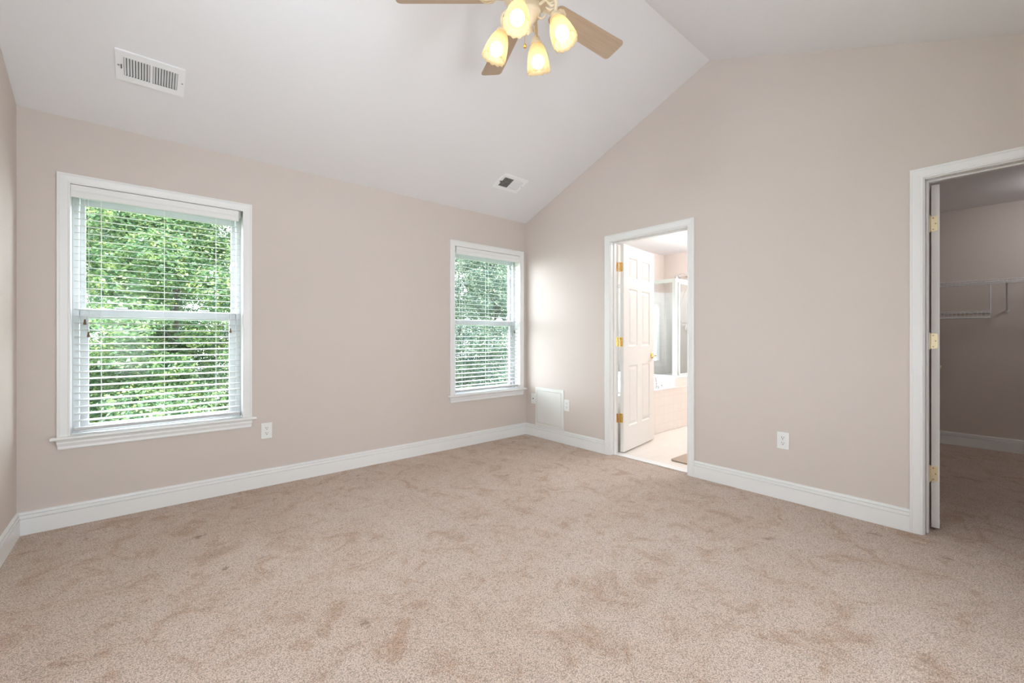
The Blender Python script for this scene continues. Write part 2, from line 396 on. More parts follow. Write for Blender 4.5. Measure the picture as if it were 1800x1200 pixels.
# ------------------------------------------------------------------ casings
CP = [(0, 0), (0, .0095), (.004, .0115), (.008, .0115), (.0105, .0095), (.0135, .0105), (.024, .0125), (.040, .0155), (.0445, .0155), (.046, .0145), (.0475, .0165), (.054, .0170), (.057, .0150), (.057, 0)]
def doorway(name, D):
    y0, y1, z1 = D; root = struct(empty(name, (XR, (y0+y1)/2, 0))); L = root.location
    def at(x, y, z): return (x-L.x, y-L.y, z)
    for x, n, order in ((XR-.0004, (-1, 0, 0), 1), (XR+WT+.0004, (1, 0, 0), -1)):
        pts = [at(x, y1, .0005), at(x, y1, z1), at(x, y0, z1), at(x, y0, .0005)][::order]
        MB().sweep(pts, CP, n).build('casing', M['trim'], root)
    r = .006; mb = MB(); yy0, yy1, zz = y0+r, y1-r, z1-r
    for a, b, c, d in ((yy0-g, yy0, 0.0005, zz+g), (yy1, yy1+g, .0005, zz+g), (yy0, yy1, zz, zz+g)): mb.box(XR-L.x-.001, XR+WT-L.x+.001, a-L.y+0, b-L.y, c, d)
    mb.build('jamb', M['trim'], root, bevel=.0015)
    mb = MB(); s0, s1 = XR+WT-.038-.034-L.x, XR+WT-.038-L.x
    for a, b, c, d in ((yy0, yy0+.011, .0005, zz), (yy1-.011, yy1, .0005, zz), (yy0+.011, yy1-.011, zz-.011, zz)): mb.box(s0, s1, a-L.y, b-L.y, c, d)
    mb.build('door_stop', M['trim'], root, bevel=.003)
    return yy0, yy1, zz
J1 = doorway('trim_1', D1); J2 = doorway('trim_2', D2)

# ------------------------------------------------------------------ doors
def panel_face(mb, w_, h_, rects, y, sgn):
    # face in plane y, outward normal sgn*y; raised panels
    X = sorted({0, w_, *[r for q in rects for r in q[:2]]}); Z = sorted({0, h_, *[r for q in rects for r in q[2:]]})
    def quad(a, b, c, d, pts=None): mb.add(pts, [(0, 1, 2, 3)] if sgn < 0 else [(3, 2, 1, 0)])
    for a, b in zip(X, X[1:]):
        for c, d in zip(Z, Z[1:]):
            if any(abs(q[0]-a) < 1e-6 and abs(q[2]-c) < 1e-6 for q in rects):
                rings = []
                for ins, dep in ((0, 0), (.004, .001), (.012, .0085), (.022, .0085), (.045, .002)):
                    yy = y-sgn*dep; rings.append([(a+ins, yy, c+ins), (b-ins, yy, c+ins), (b-ins, yy, d-ins), (a+ins, yy, d-ins)])
                for r0, r1 in zip(rings, rings[1:]):
                    for i in range(4): quad(0, 0, 0, 0, [r0[i], r0[(i+1) % 4], r1[(i+1) % 4], r1[i]])
                quad(0, 0, 0, 0, rings[-1])
            else: quad(0, 0, 0, 0, [(a, y, c), (b, y, c), (b, y, d), (a, y, d)])
def door(name, hinge, ang, w_, h_, hinge_mat, hz, lever_z, lever_mat, z0=.014):
    # local x runs from the hinge edge to the latch edge; the pin is the origin; the leaf lies on the -y side
    root = struct(empty(name, (hinge[0], hinge[1], z0), ang))
    T = .035; st, mu = .112, .10; pw = (w_-2*st-mu)/2; ox = .012
    rects = [(x, x+pw, a, b) for x in (st, st+pw+mu) for a, b in ((.235, .835), (1.02, 1.595), (1.70, 1.905))]
    mb = MB()
    panel_face(mb, w_, h_, rects, 0, 1); panel_face(mb, w_, h_, rects, -T, -1)
    mb.add([(0, 0, 0), (w_, 0, 0), (w_, -T, 0), (0, -T, 0), (0, 0, h_), (w_, 0, h_), (w_, -T, h_), (0, -T, h_)], [(0, 1, 2, 3), (7, 6, 5, 4), (0, 3, 7, 4), (1, 5, 6, 2)])
    leaf = mb.build('door_leaf', M['door'], root); leaf.location = (ox, -.006, 0)
    for z in hz:
        mb = MB(); q = z-z0
        # plate let into the hinge edge, rounded corners at the far side
        pts = [(0, -.0445), (0, .0445)]+[(.020+.009*math.sin(t), .0355+.009*math.cos(t)) for t in (0, .4, .8, 1.2, PI/2)]+[(.020+.009*math.cos(t), -.0355-.009*math.sin(t)) for t in (0, .4, .8, 1.2, PI/2)]
        mb.prism(pts, (ox-.0018, ox+.0004), lambda a, b, t: (t, -.004-a, q+b))
        h = mb.build('hinge', hinge_mat, root)
        mb = MB()
        for k in range(5): mb.tube([(0.002, .0015, q-.0445+k*.0178+.0008), (.002, .0015, q-.0445+(k+1)*.0178-.0008)], .0056, 10)
        mb.tube([(.002, .0015, q-.05), (.002, .0015, q+.05)], .004, 8)
        mb.build('hinge_knuckle', hinge_mat, h)
        for dx, dz in ((.010, .033), (.020, 0), (.010, -.033)): MB().tube([(ox-.0016, -.004-dx, q+dz), (ox-.0030, -.004-dx, q+dz)], .0036, 10).build('screw', M['screw'], h)
    lw = empty('handle'); lw.parent = root; lw.location = (ox+w_-.06, -.006, lever_z-z0)
    for sgn, y in ((1, 0), (-1, -T)):
        rm = Matrix.Translation((0, y, 0)) @ Matrix.Rotation(-sgn*PI/2, 4, 'X')
        MB().lathe([(.0, 0), (.033, 0), (.033, .004), (.028, .009), (.014, .011), (.011, .016), (.010, .045), (0, .046)], 24, rm).build('rose', lever_mat, lw)
        mb = MB(); pts = [(0, y+sgn*.040, 0), (-.02, y+sgn*.046, .001), (-.05, y+sgn*.048, .006), (-.08, y+sgn*.047, .003), (-.10, y+sgn*.046, -.004), (-.112, y+sgn*.045, -.002)]
        mb.tube(pts, [.010, .0095, .008, .0075, .007, .004], 10); mb.build('lever', lever_mat, lw)
    # jamb-side leaves of the hinges are built with the jamb below
    return root
HZ = (.342, 1.082, 1.812)
A1 = math.radians(8.8)
HP1 = (XR+WT+.007, J1[1]-.010)
d1 = door('door_1', HP1, A1, .738, 2.022, M['brass'], HZ, .925, M['brass'])
HP2 = (XR+WT+.007, J2[1]-.010)
d2 = door('door_2', HP2, math.radians(8.5), .790, 2.014, M['brass_pale'], (.33, 1.11, 1.80), .925, M['brass_pale'])
def jamb_leaves(trim, J, hz, mat):
    tr = bpy.data.objects[trim]; L = tr.location
    for z in hz:
        mb = MB()
        mb.prism([(0, -.0445), (0, .0445), (.022, .0445), (.030, .036), (.030, -.036), (.022, -.0445)], (J[1]+.0012, J[1]-.0012), lambda a, b, t: (XR+WT+.001-a-L.x, t-L.y, z+b))
        mb.build('hinge_leaf', mat, tr)
jamb_leaves('trim_1', J1, HZ, M['brass'])

# ------------------------------------------------------------------ windows
SP = [(0, 0), (.06, 0), (.068, .004), (.071, .010), (.068, .017), (.06, .021), (0, .021)]
def window(name, x0, x1, side='back'):
    xc = (x0+x1)/2; hw = (x1-x0)/2
    root = struct(empty(name, {'back': (xc, YB, 0), 'left': (XL, xc, 0), 'front': (xc, YF, 0)}[side], {'back': 0, 'left': PI/2, 'front': PI}[side]))
    y = -.0004
    MB().sweep([(-hw, y, WZ0), (-hw, y, WZ1), (hw, y, WZ1), (hw, y, WZ0)], CP, (0, -1, 0)).build('casing', M['trim'], root)
    mb = MB()
    for a, b, c, d in ((-hw-g, -hw, WZ0, WZ1+g), (hw, hw+g, WZ0, WZ1+g), (-hw, hw, WZ1, WZ1+g)): mb.box(a, b, -.001, EX, c, d)
    mb.build('jamb', M['trim'], root, bevel=.001)
    # stool with a rounded nose and returned ends, apron below with a moulded lower edge
    mb = MB(); e = hw+CW+.026; nose = [(-.034, 0), (-.040, .003), (-.042, .0095), (-.040, .016), (-.034, .019)]
    mb.prism([(y_, WZ0-.019+z_) for y_, z_ in nose]+[(-.0004, WZ0), (-.0004, WZ0-.019)], (-e, e), lambda a, b, t: (t, a, b))
    mb.box(-hw, hw, -.0004, .10, WZ0-.019, WZ0)
    mb.build('stool', M['trim'], root, bevel=.003)
    AP = [(0, 0), (0, .0165), (.007, .0165), (.011, .013), (.022, .0145), (.040, .0100), (.052, .0115), (.058, .009), (.058, 0)]
    ah = hw+CW+.003
    vs = [];
    for k, sx in enumerate((-1, 1)):
        for a, b in AP: vs.append((sx*(ah-a*.15), -b-.0004, WZ0-.0195-a))
    n_ = len(AP); MB().add(vs, [tuple(range(n_)), tuple(range(2*n_-1, n_-1, -1))]+[(i, i+n_, (i+1) % n_+n_, (i+1) % n_) for i in range(n_)]).build('apron', M['trim'], root)
    # vinyl frame
    f0, f1 = .078, .148; fw = .030
    mb = MB()
    for a, b, c, d in ((-hw, -hw+fw, WZ0, WZ1), (hw-fw, hw, WZ0, WZ1), (-hw+fw, hw-fw, WZ1-.05, WZ1), (-hw+fw, hw-fw, WZ0, WZ0+.012)): mb.box(a, b, f0, f1, c, d)
    mb.build('frame', M['vinyl'], root, bevel=.003)
    zm0, zm1 = 1.243, 1.313
    def sash(nm, ya, yb, za, zb, rb, rt, label=None):
        mb = MB(); a0, a1 = -hw+fw+.003, hw-fw-.003; sw = .0235 if nm == 'upper_sash' else .040
        mb.box(a0, a0+sw, ya, yb, za, zb); mb.box(a1-sw, a1, ya, yb, za, zb); mb.box(a0+sw, a1-sw, ya, yb, za, za+rb); mb.box(a0+sw, a1-sw, ya, yb, zb-rt, zb)
        # glazing bead
        o = mb.build(nm, M['vinyl'], root, bevel=.003)
        ym = (ya+yb)/2
        MB().box(a0+sw-.003, a1-sw+.003, ym-.003, ym+.003, za+rb-.003, zb-rt+.003).build('pane', M['glass'], o)
        return o
    lo = sash('lower_sash', .086, .112, WZ0+.014, zm1, .034, .058)
    sash('upper_sash', .116, .142, zm0+.006, WZ1-.055, .058, .040)
    for sx in (-.22, .22): MB().box(sx-.03, sx+.03, .082, .1, zm1, zm1+.012).build('sash_lock', M['vinyl'], root, bevel=.003)
    return root
for i, (x0, x1) in enumerate(W): window('window_%d' % (i+1), x0, x1)
window('window_4', *FILL_LW, side='left')  # added fill window left of the camera, never in view
for i, q in enumerate(FILL_FW): window('window_%d' % (i+5), *q, side='front')  # both added behind the camera to let in fill daylight
# bathroom window (mirrored in the shower glass)
root = struct(empty('window_3', ((BWX[0]+BWX[1])/2, YB, 0))); hw = (BWX[1]-BWX[0])/2
MB().sweep([(-hw, -.0124, BWZ[0]), (-hw, -.0124, BWZ[1]), (hw, -.0124, BWZ[1]), (hw, -.0124, BWZ[0])], [(-.012, 0), (-.012, .012), (.045, .012), (.045, 0)], (0, -1, 0), closed=True).build('casing', M['trim'], root)
mb = MB()
for a, b, c, d in ((-hw, -hw+.05, BWZ[0], BWZ[1]), (hw-.05, hw, BWZ[0], BWZ[1]), (-hw+.05, hw-.05, BWZ[0], BWZ[0]+.05), (-hw+.05, hw-.05, BWZ[1]-.05, BWZ[1]), (-.02, .02, BWZ[0]+.05, BWZ[1]-.05)): mb.box(a, b, .07, .13, c, d)
fr = mb.build('frame', M['vinyl'], root, bevel=.003)
for a, b in ((-hw+.05, -.02), (.02, hw-.05)): MB().box(a, b, .097, .103, BWZ[0]+.05, BWZ[1]-.05).build('pane', M['glass'], fr)

# gable window, added out of view to brighten the opposite gable and ceiling
root = struct(empty('window_7', (XL, (FILL_GW[0]+FILL_GW[1])/2, 0), PI/2)); hw = (FILL_GW[1]-FILL_GW[0])/2; q0, q1 = FILL_GW[2:]
MB().sweep([(-hw, -.0004, q0), (-hw, -.0004, q1), (hw, -.0004, q1), (hw, -.0004, q0)], CP, (0, -1, 0), closed=True).build('casing', M['trim'], root)
mb = MB()
for a, b, c, d in ((-hw, -hw+.03, q0, q1), (hw-.03, hw, q0, q1), (-hw+.03, hw-.03, q0, q0+.03), (-hw+.03, hw-.03, q1-.03, q1)): mb.box(a, b, .07, .13, c, d)
fr = mb.build('frame', M['vinyl'], root, bevel=.003)
MB().box(-hw+.03, hw-.03, .097, .103, q0+.03, q1-.03).build('pane', M['glass'], fr)

# ------------------------------------------------------------------ blinds
def blind(x0, x1, vx, ladders, tassels, label):
    xc = (x0+x1)/2; root = tag(empty('window_blind', (xc, YB, WZ1)), label, 'blind', None)
    def lx(x): return x-xc
    def lz(z): return z-WZ1
    s0, s1 = lx(x0+.012), lx(x1-.012)
    # valance with routed face and two short returns
    zt, zb_ = lz(2.0545), lz(1.980)
    VP = [(.0, zb_), (-.010, zb_), (-.0135, zb_+.006), (-.0135, zb_+.030), (-.0115, zb_+.033), (-.0115, zb_+.036), (-.0135, zb_+.039), (-.0135, zt-.016), (-.0115, zt-.013), (-.0125, zt-.006), (-.009, zt), (.0, zt)]
    mb = MB(); mb.prism(VP, (lx(vx[0]), lx(vx[1])), lambda a, b, t: (t, a+.004, b)); mb.build('valance', M['trim'], root)
    MB().box(s0, s1, .008, .062, lz(2.005), lz(2.052)).build('headrail', M['blind'], root, bevel=.002)
    mb = MB(); z = .6206; k = 0
    while z < 1.965:
        # a slightly crowned slat, 50 mm deep and 3 mm thick, tilted a hair
        th = math.radians(6.0); sec = []
        for y in (-.025, -.013, 0, .013, .025): sec.append((y, .0012*(1-(y/.025)**2)))
        poly = [(y, b+.0015) for y, b in sec]+[(y, b-.0015) for y, b in sec[::-1]]
        poly = [(.036+y*math.cos(th), b+y*math.sin(th)) for y, b in poly]
        jx = random.uniform(-.001, .001)
        mb.prism(poly, (s0+jx, s1+jx), lambda a, b, t: (t, a, lz(z)+b)); z += .0427; k += 1
    mb.build('slats', M['blind'], root)
    MB().box(s0, s1, .012, .060, lz(.562), lz(.581)).build('bottom_rail', M['blind'], root, bevel=.004)
    for x in ladders:
        mb = MB()
        for y in (.0095, .0625): mb.tube([(lx(x), y, lz(2.005)), (lx(x), y, lz(.58))], .0011, 6)
        zz = .6206
        while zz < 1.965: mb.tube([(lx(x), .0095, lz(zz)-.0050), (lx(x), .0625, lz(zz)+.0004)], .0007, 4); zz += .0427
        mb.build('ladder_cord', M['cord'], root)
    for x, z in tassels:
        mb = MB(); mb.tube([(lx(x), -.001, lz(1.98)), (lx(x)+.001, .0035, lz(1.6)), (lx(x), .003, lz(z)+.014)], .0011, 6); c = mb.build('pull_cord', M['cord'], root)
        MB().lathe([(0, .016), (.0035, .016), (.0045, .010), (.0075, -.012), (.0085, -.014), (.0075, -.017), (0, -.017)], 12, Matrix.Translation((lx(x), .002, lz(z)))).build('tassel', M['tassel'], c)
    return root
random.seed(3)
blind(*W[0], (W[0][0]+.001, .533), (-.197, .112, .402), ((-.268, 1.226), (-.252, 1.150), (.484, 1.180)), 'white slatted blind on the larger left window, tassels hanging at both sides')
blind(*W[1], (2.430, W[1][1]-.001), (2.545, 2.855, 3.165), ((2.478, 1.205), (2.470, 1.165), (3.224, 1.19)), 'white slatted blind on the right window beside the corner')

# ------------------------------------------------------------------ wall plates
def plate_root(name, loc, wall):
    o = empty(name, loc); o.rotation_euler = (0, 0, 0 if wall == 'back' else -PI/2); return o      # local -y faces the room
def outlet(loc, wall, label):
    r = tag(plate_root('wall_outlet', loc, wall), label, 'outlet')
    MB().box(-.0375, .0375, -.0058, -.0005, -.0595, .0595).build('plate', M['plastic'], r, bevel=.0025, seg=3)
    for dz in (.0195, -.0195):
        mb = MB(); pts = []
        for i in range(32):
            t = 2*PI*i/32; pts.append((.0172*math.cos(t), max(-.0138, min(.0138, .0172*math.sin(t)))))
        mb.prism(pts, (-.0085, -.0050), lambda a, b, t: (a, t, dz+b)); rc = mb.build('receptacle', M['plastic'], r)
        mb = MB()
        mb.box(-.0078, -.0052, -.0088, -.0080, dz-.0005, dz+.0085); mb.box(.0050, .0076, -.0088, -.0080, dz-.0005, dz+.0072)
        mb.prism([(.003*math.cos(2*PI*i/12), .003*math.sin(2*PI*i/12)) for i in range(12)], (-.0088, -.0080), lambda a, b, t: (a, t, dz-.0075+b))
        mb.build('slots', M['slot'], rc)
    MB().lathe([(0, 0), (.0032, 0), (.0028, .0012), (0, .0016)], 12, Matrix.Translation((0, -.0058, 0)) @ Matrix.Rotation(PI/2, 4, 'X')).build('screw', M['plastic'], r)
    return r
outlet((.7165, YB, .4205), 'back', 'white duplex outlet on the back wall right of the larger window')
outlet((XR, 3.048, .408), 'right', 'white duplex outlet beside the access panel edge near the corner')
outlet((XR, 1.037, .4105), 'right', 'white duplex outlet on the wide wall between the two doorways')
r = tag(plate_root('cable_plate', (XR, 3.556, .426), 'right'), 'small white cable jack plate between the corner and the access panel', 'wall plate')
MB().box(-.035, .035, -.0055, -.0005, -.0575, .0575).build('plate', M['plastic'], r, bevel=.0025, seg=3)
MB().tube([(0, -.005, 0), (0, -.014, 0)], .0055, 12).build('jack', M['slot'], r)
for dz in (.042, -.042): MB().tube([(0, -.005, dz), (0, -.0068, dz)], .0032, 10).build('screw', M['screw'], r)
r = tag(plate_root('access_panel', (XR, 3.3055, .3475), 'right'), 'square off-white plastic access panel low on the right wall near the corner', 'access panel')
hwp, hh = .217, .2160
MB().sweep([(-hwp, -.0005, -hh), (-hwp, -.0005, hh), (hwp, -.0005, hh), (hwp, -.0005, -hh)], [(0, 0), (0, .006), (-.003, .009), (-.034, .010), (-.036, .008), (-.036, 0)], (0, -1, 0), closed=True).build('frame', M['panel'], r)
MB().box(-hwp+.0385, hwp-.0385, -.0095, -.0008, -hh+.0385, hh-.0385).build('door', M['panel'], r, bevel=.0015)

# ------------------------------------------------------------------ ceiling vents
def vent_build(label):
    # local x across, local y up the slope, local z into the room
    r = tag(empty('ceiling_vent'), label, 'vent', None)
    hw, hh = .1495, .098; ow, oh = .118, .062; mid = .006
    mb = MB()
    for a, b, c, d in wall_cells((-hw, hw), (-hh, hh), [(-ow, -mid, -oh, oh), (mid, ow, -oh, oh)]): mb.box(a, b, c, d, .0075, .0105)
    mb.sweep([(-hw, hh, .0004), (-hw, -hh, .0004), (hw, -hh, .0004), (hw, hh, .0004)], [(0, 0), (.0035, 0), (.0035, .002), (0, .0105), (-.003, .0105), (-.003, 0)], (0, 0, 1), closed=True)
    mb.build('frame', M['vent'], r)
    MB().box(-ow-.012, ow+.012, -oh-.012, oh+.012, .0006, .0016).build('duct_opening', M['ventdark'], r)
    for side in (-1, 1):
        mb = MB(); n = 9; p = (ow-mid)/n
        for i in range(n):
            x = side*(mid+p*(i+.5)); t = -math.radians(38)*side
            mt = Matrix.Translation((x, 0, .0062)) @ Matrix.Rotation(t, 4, 'Y')
            mb.box(-.0054, .0054, -oh, oh, -.0004, .0004, mt)
        mb.build('louvers', M['vent'], r)
    MB().box(-.130, -.126, -.012, .010, .0105, .019).build('lever', M['ventdark'], r)
    for x in (-.140, .140): MB().tube([(x, 0, .010), (x, 0, .0115)], .004, 10).build('screw', M['screw'], r)
    return r
ta = math.atan(SL)
def vent_place(r, x, y):
    z = H+(YB-y)*SL
    u = Vector((1, 0, 0)); v = Vector((0, -math.cos(ta), math.sin(ta))); n = u.cross(v)      # u x v
    if n.z > 0: u = -u; n = u.cross(v)
    m = Matrix((( u.x, v.x, n.x, x), (u.y, v.y, n.y, y), (u.z, v.z, n.z, z), (0, 0, 0, 1)))
    r.matrix_world = m
v1 = vent_build('white slotted air vent at upper left on the sloped ceiling, above the larger window')
v2 = dup(v1, 'white slotted air vent on the sloped ceiling above the window by the corner')
# turned so that local x runs along +X as seen from below
vent_place(v1, .0385, 3.208); vent_place(v2, 2.7535, 3.210)

# ------------------------------------------------------------------ ceiling fan
FX, FY, FZ = 1.4444, 1.5494, 2.8064
fan = tag(empty('ceiling_fan', (FX, FY, FZ)), 'beige ceiling fan with bleached wood blades and four lit tulip lamps', 'ceiling fan')
MB().lathe([(.0, .50), (.070, .50), (.072, .47), (.060, .42), (.025, .385), (.018, .38), (0, .38)], 32).build('canopy', M['fan'], fan)
MB().tube([(0, 0, .39), (0, 0, .12)], .013, 14).build('downrod', M['fan'], fan)
MB().lathe([(.0, .135), (.03, .135), (.045, .12), (.105, .105), (.128, .085), (.130, .04), (.125, .02), (.128, .015), (.118, -.005), (.085, -.022), (.055, -.03), (0, -.03)], 40).build('motor_housing', M['fan'], fan)
MB().lathe([(.0, -.029), (.052, -.029), (.056, -.036), (.056, -.066), (.062, -.072), (.062, -.084), (.050, -.094), (.030, -.12), (.018, -.14), (.013, -.150), (.017, -.158), (.012, -.172), (.004, -.182), (0, -.184)], 32).build('switch_housing', M['fan'], fan)
R0, R1, BW = .165, .66, .137
a0 = math.radians(-3.567); pit = -.2342
for k in range(5):
    mt = Matrix.Rotation(a0+k*2*PI/5, 4, 'Z') @ Matrix.Rotation(pit, 4, 'X')
    pts = []
    def corner(cx, cy, r, t0, t1):
        return [(cx+r*math.cos(t0+(t1-t0)*i/6), cy+r*math.sin(t0+(t1-t0)*i/6)) for i in range(7)]
    w0, w1 = .056, BW/2
    pts += corner(R1-.025, w1-.025, .025, 0, PI/2)[:]
    pts += corner(R0+.03, w0-.03, .03, PI/2, PI)
    pts += corner(R0+.03, -w0+.03, .03, PI, 1.5*PI)
    pts += corner(R1-.025, -w1+.025, .025, 1.5*PI, 2*PI)
    bl = MB().prism(pts, (-.003, .003), lambda a, b, t: Vector((a, b, t))).build('blade', M['blade'], fan, bevel=.0015)
    bl.matrix_local = mt
    mb = MB(); ir = []
    # scrolled iron under the blade root: a stem and a three-lobed leaf plate
    mb.prism([(.10, -.016), (.16, -.011), (.175, -.040), (.20, -.046), (.225, -.034), (.24, -.012), (.255, 0), (.24, .012), (.225, .034), (.20, .046), (.175, .040), (.16, .011), (.10, .016)], (-.0085, -.0032), lambda a, b, t: (a, b, t))
    for yy in (-.024, 0, .024): mb.tube([(.175, yy*.8, -.009), (.205, yy*1.2, -.013), (.228, yy, -.009)], [.003, .005, .002], 8)
    irn = mb.build('blade_iron', M['fan'], bl, bevel=.0015)
LA = math.radians(-150.5)
def bez(p, n=14):
    out = []
    for i in range(n+1):
        t = i/n; q = [Vector(x) for x in p]
        while len(q) > 1: q = [a.lerp(b, t) for a, b in zip(q, q[1:])]
        out.append(q[0])
    return out
tilt = math.radians(21)
SHR = [(.017, 0), (.020, -.006), (.032, -.018), (.043, -.040), (.0505, -.066), (.0555, -.096), (.0580, -.122), (.0585, -.142)]
for k in range(4):
    rz = Matrix.Rotation(LA+k*PI/2, 4, 'Z')
    arm = MB()
    arm.tube([rz @ v for v in bez([(.054, 0, -.050), (.115, 0, -.010), (.165, 0, -.045), (.128, 0, -.118)])], [.0075]*8+[.0085]*7, 10)
    # scroll under the arm
    sc = [(.075+.030*math.cos(t)*(1-.07*i), 0, -.098+.034*math.sin(t)*(1-.07*i)) for i, t in enumerate([PI*.75+.42*j for j in range(12)])]
    arm.tube([rz @ Vector(v) for v in sc], [.006-.0003*i for i in range(12)], 8)
    for j, (ax, az) in enumerate(((.122, -.052), (.132, -.068), (.124, -.085))):
        arm.tube([rz @ Vector(v) for v in ((ax-.035, -.006, az+.012), (ax-.012, 0, az-.006), (ax+.012, .004, az+.004))], [.002, .007, .002], 8)
    neck = rz @ Matrix.Translation((.130, 0, -.113)) @ Matrix.Rotation(-tilt, 4, 'Y')
    arm.lathe([(0, .010), (.010, .010), (.016, .004), (.020, -.002), (.022, -.014), (.030, -.020), (.030, -.024), (0, -.024)], 20, neck)
    arm.build('lamp_arm', M['fan'], fan)
    sh_m = neck @ Matrix.Translation((0, 0, -.018))
    def flute(th, i, r, z):
        f = max(0, (i-1)/6.0)
        return r*(1+.022*f*math.cos(12*th)+.008*f*math.cos(36*th)), z-(.0028*math.cos(12*th) if i == len(SHR)-1 else 0)
    mb = MB(); mb.lathe(SHR, 96, sh_m, flute)
    sh = mb.build('lamp_shade', M['shade'], fan); so = sh.modifiers.new('solid', 'SOLIDIFY'); so.thickness = .0022
    MB().lathe([(.0001, -.024), (.014, -.024), (.014, -.078), (.0001, -.078)], 16, neck).build('socket', M['fan'], sh)
    mb = MB(); prof = [(.0001, -.0785), (.0135, -.0785)]+[(.034*math.sin(t), -.110+.034*math.cos(t)) for t in [.42+ (PI-.42)*i/12 for i in range(12)]]+[(.0001, -.144)]
    mb.lathe(prof, 20, neck); mb.build('bulb', M['bulb'], sh)
def chain(px, py, z0, z1):
    mb = MB(); n = int((z0-z1)/.006)
    mb.tube([(px, py, z0), (px, py, z1)], .0011, 6)
    return mb.build('pull_chain', M['brass'], fan)
c1 = chain(-.050, -.030, -.07, -.268)
MB().lathe([(0, .008), (.004, .008), (.009, -.004), (.007, -.010), (0, -.012)], 12, Matrix.Translation((-.050, -.030, -.273))).build('fob', M['brass'], c1)
c2 = chain(.04, -.02, -.07, -.185)

# ------------------------------------------------------------------ bathroom
TY, TZ = 2.687, .500
SX = 5.075                                     # shower glass over the end of the tub deck
r = tag(empty('tub_surround', (4.3, TY, 0)), 'beige tiled tub deck seen through the bathroom doorway', 'tub surround')
L = r.location
mb = MB()
bx0, bx1, by0, by1 = 3.66, 4.90, TY+.17, YB-.16
for a, b, c, d in wall_cells((XR+WT+.0135, SX+.06), (TY, YB-.013), [(bx0, bx1, by0, by1)]): mb.box(a-L.x, b-L.x, c-L.y, d-L.y, 0.0, TZ)
mb.build('deck', M['tile_xz'], r)
mb = MB()
for a, b, c, d in wall_cells((XR+WT+.0135, SX-.0605), (TY-.006, YB-.013), [(bx0, bx1, by0, by1)]): mb.box(a-L.x, b-L.x, c-L.y, d-L.y, TZ+.0004, TZ+.012)
mb.build('deck_cap', M['marble'], r)
MB().box(SX+.0605-L.x, CX-.013-L.x, 0, .11, 0.0, TZ).build('knee_wall', M['tile_xz'], r)
MB().box(SX-.06-L.x, CX-.014-L.x, .028, .105, TZ+.0005, .610).build('curb', M['tile_xz'], r)
r = tag(empty('bathtub', (4.28, 3.19, TZ+.0125)), 'white drop-in bathtub set in the tiled deck', 'bathtub')
mb = MB(); mb.smooth = True
def rr(hx, hy, rad, z, n=6):
    out = []
    for cx_, cy_, t0 in ((hx-rad, hy-rad, 0), (-hx+rad, hy-rad, PI/2), (-hx+rad, -hy+rad, PI), (hx-rad, -hy+rad, 1.5*PI)):
        out += [(cx_+rad*math.cos(t0+PI/2*i/n), cy_+rad*math.sin(t0+PI/2*i/n), z) for i in range(n+1)]
    return out
rings = [rr(.67, .395, .06, .001), rr(.675, .40, .06, .018), rr(.66, .385, .06, .030), rr(.60, .325, .12, .028), rr(.575, .30, .12, .0), rr(.52, .26, .14, -.30), rr(.44, .20, .14, -.38), rr(.20, .08, .06, -.39)]
n_ = len(rings[0]); mb.add([v for q in rings for v in q], [(i*n_+j, i*n_+(j+1) % n_, (i+1)*n_+(j+1) % n_, (i+1)*n_+j) for i in range(len(rings)-1) for j in range(n_)]+[tuple(range((len(rings)-1)*n_, len(rings)*n_))])
mb.build('basin', M['tub'], r)
r = tag(empty('tub_faucet', (4.66, TY+.072, TZ+.0128)), 'chrome two-handled tub faucet on the tiled deck front edge', 'faucet')
mb = MB(); mb.lathe([(0, .0), (.028, .0), (.028, .006), (.018, .012), (.014, .05), (0, .05)], 16); mb.tube(bez([(0, 0, .04), (0, 0, .16), (0, .06, .19), (0, .13, .13)]), [.013]*15, 12); mb.build('spout', M['chrome'], r)
for dx in (-.11, .11):
    mb = MB(); mb.lathe([(0, 0), (.026, 0), (.026, .006), (.014, .014), (.012, .045), (.018, .052), (.012, .062), (0, .064)], 16, Matrix.Translation((dx, 0, 0))); mb.tube([(dx, 0, .054), (dx+.03 if dx > 0 else dx-.03, -.01, .064), (dx+.055 if dx > 0 else dx-.055, -.018, .074)], [.008, .006, .005], 8)
    mb.build('handle', M['chrome'], r)
# shower enclosure: convex corner post, one panel back to the wall over the tub, one along the knee wall
r = tag(empty('shower_enclosure', (SX, TY+.06, .6105)), 'framed glass shower enclosure with white metal corner post', 'shower enclosure'); L = r.location
ZT = 1.862-.6105
MB().box(-.024, .024, -.024, .024, 0, ZT).build('corner_post', M['alu'], r, bevel=.004)
y1s = YB-.0135-L.y; x1s = CX-.0135-L.x
for nm, z0_, z1_ in (('top_rail', ZT-.045, ZT), ('bottom_rail', .001, .03)):
    MB().box(-.016, .016, .0245, y1s, z0_, z1_).build(nm, M['alu'], r, bevel=.003)
    MB().box(.0245, x1s, -.016, .016, z0_, z1_).build(nm, M['alu'], r, bevel=.003)
MB().box(-.003, .003, .0245, y1s, .03, ZT-.045).build('glass_panel', M['shower_glass'], r)
MB().box(.11, .80, -.004, .004, .05, ZT-.06).build('glass_panel', M['shower_glass'], r)
mb = MB()
for a, b in ((.075, .11), (.80, .835)): mb.box(a, b, -.012, .012, .032, ZT-.047)
mb.box(.11, .80, -.012, .012, .032, .05); mb.box(.11, .80, -.012, .012, ZT-.06, ZT-.047)
mb.build('door_frame', M['alu'], r, bevel=.003)
MB().box(.0245, .075, -.004, .004, .03, ZT-.045).build('glass_panel', M['shower_glass'], r)
MB().box(.835, x1s, -.004, .004, .03, ZT-.045).build('glass_panel', M['shower_glass'], r)
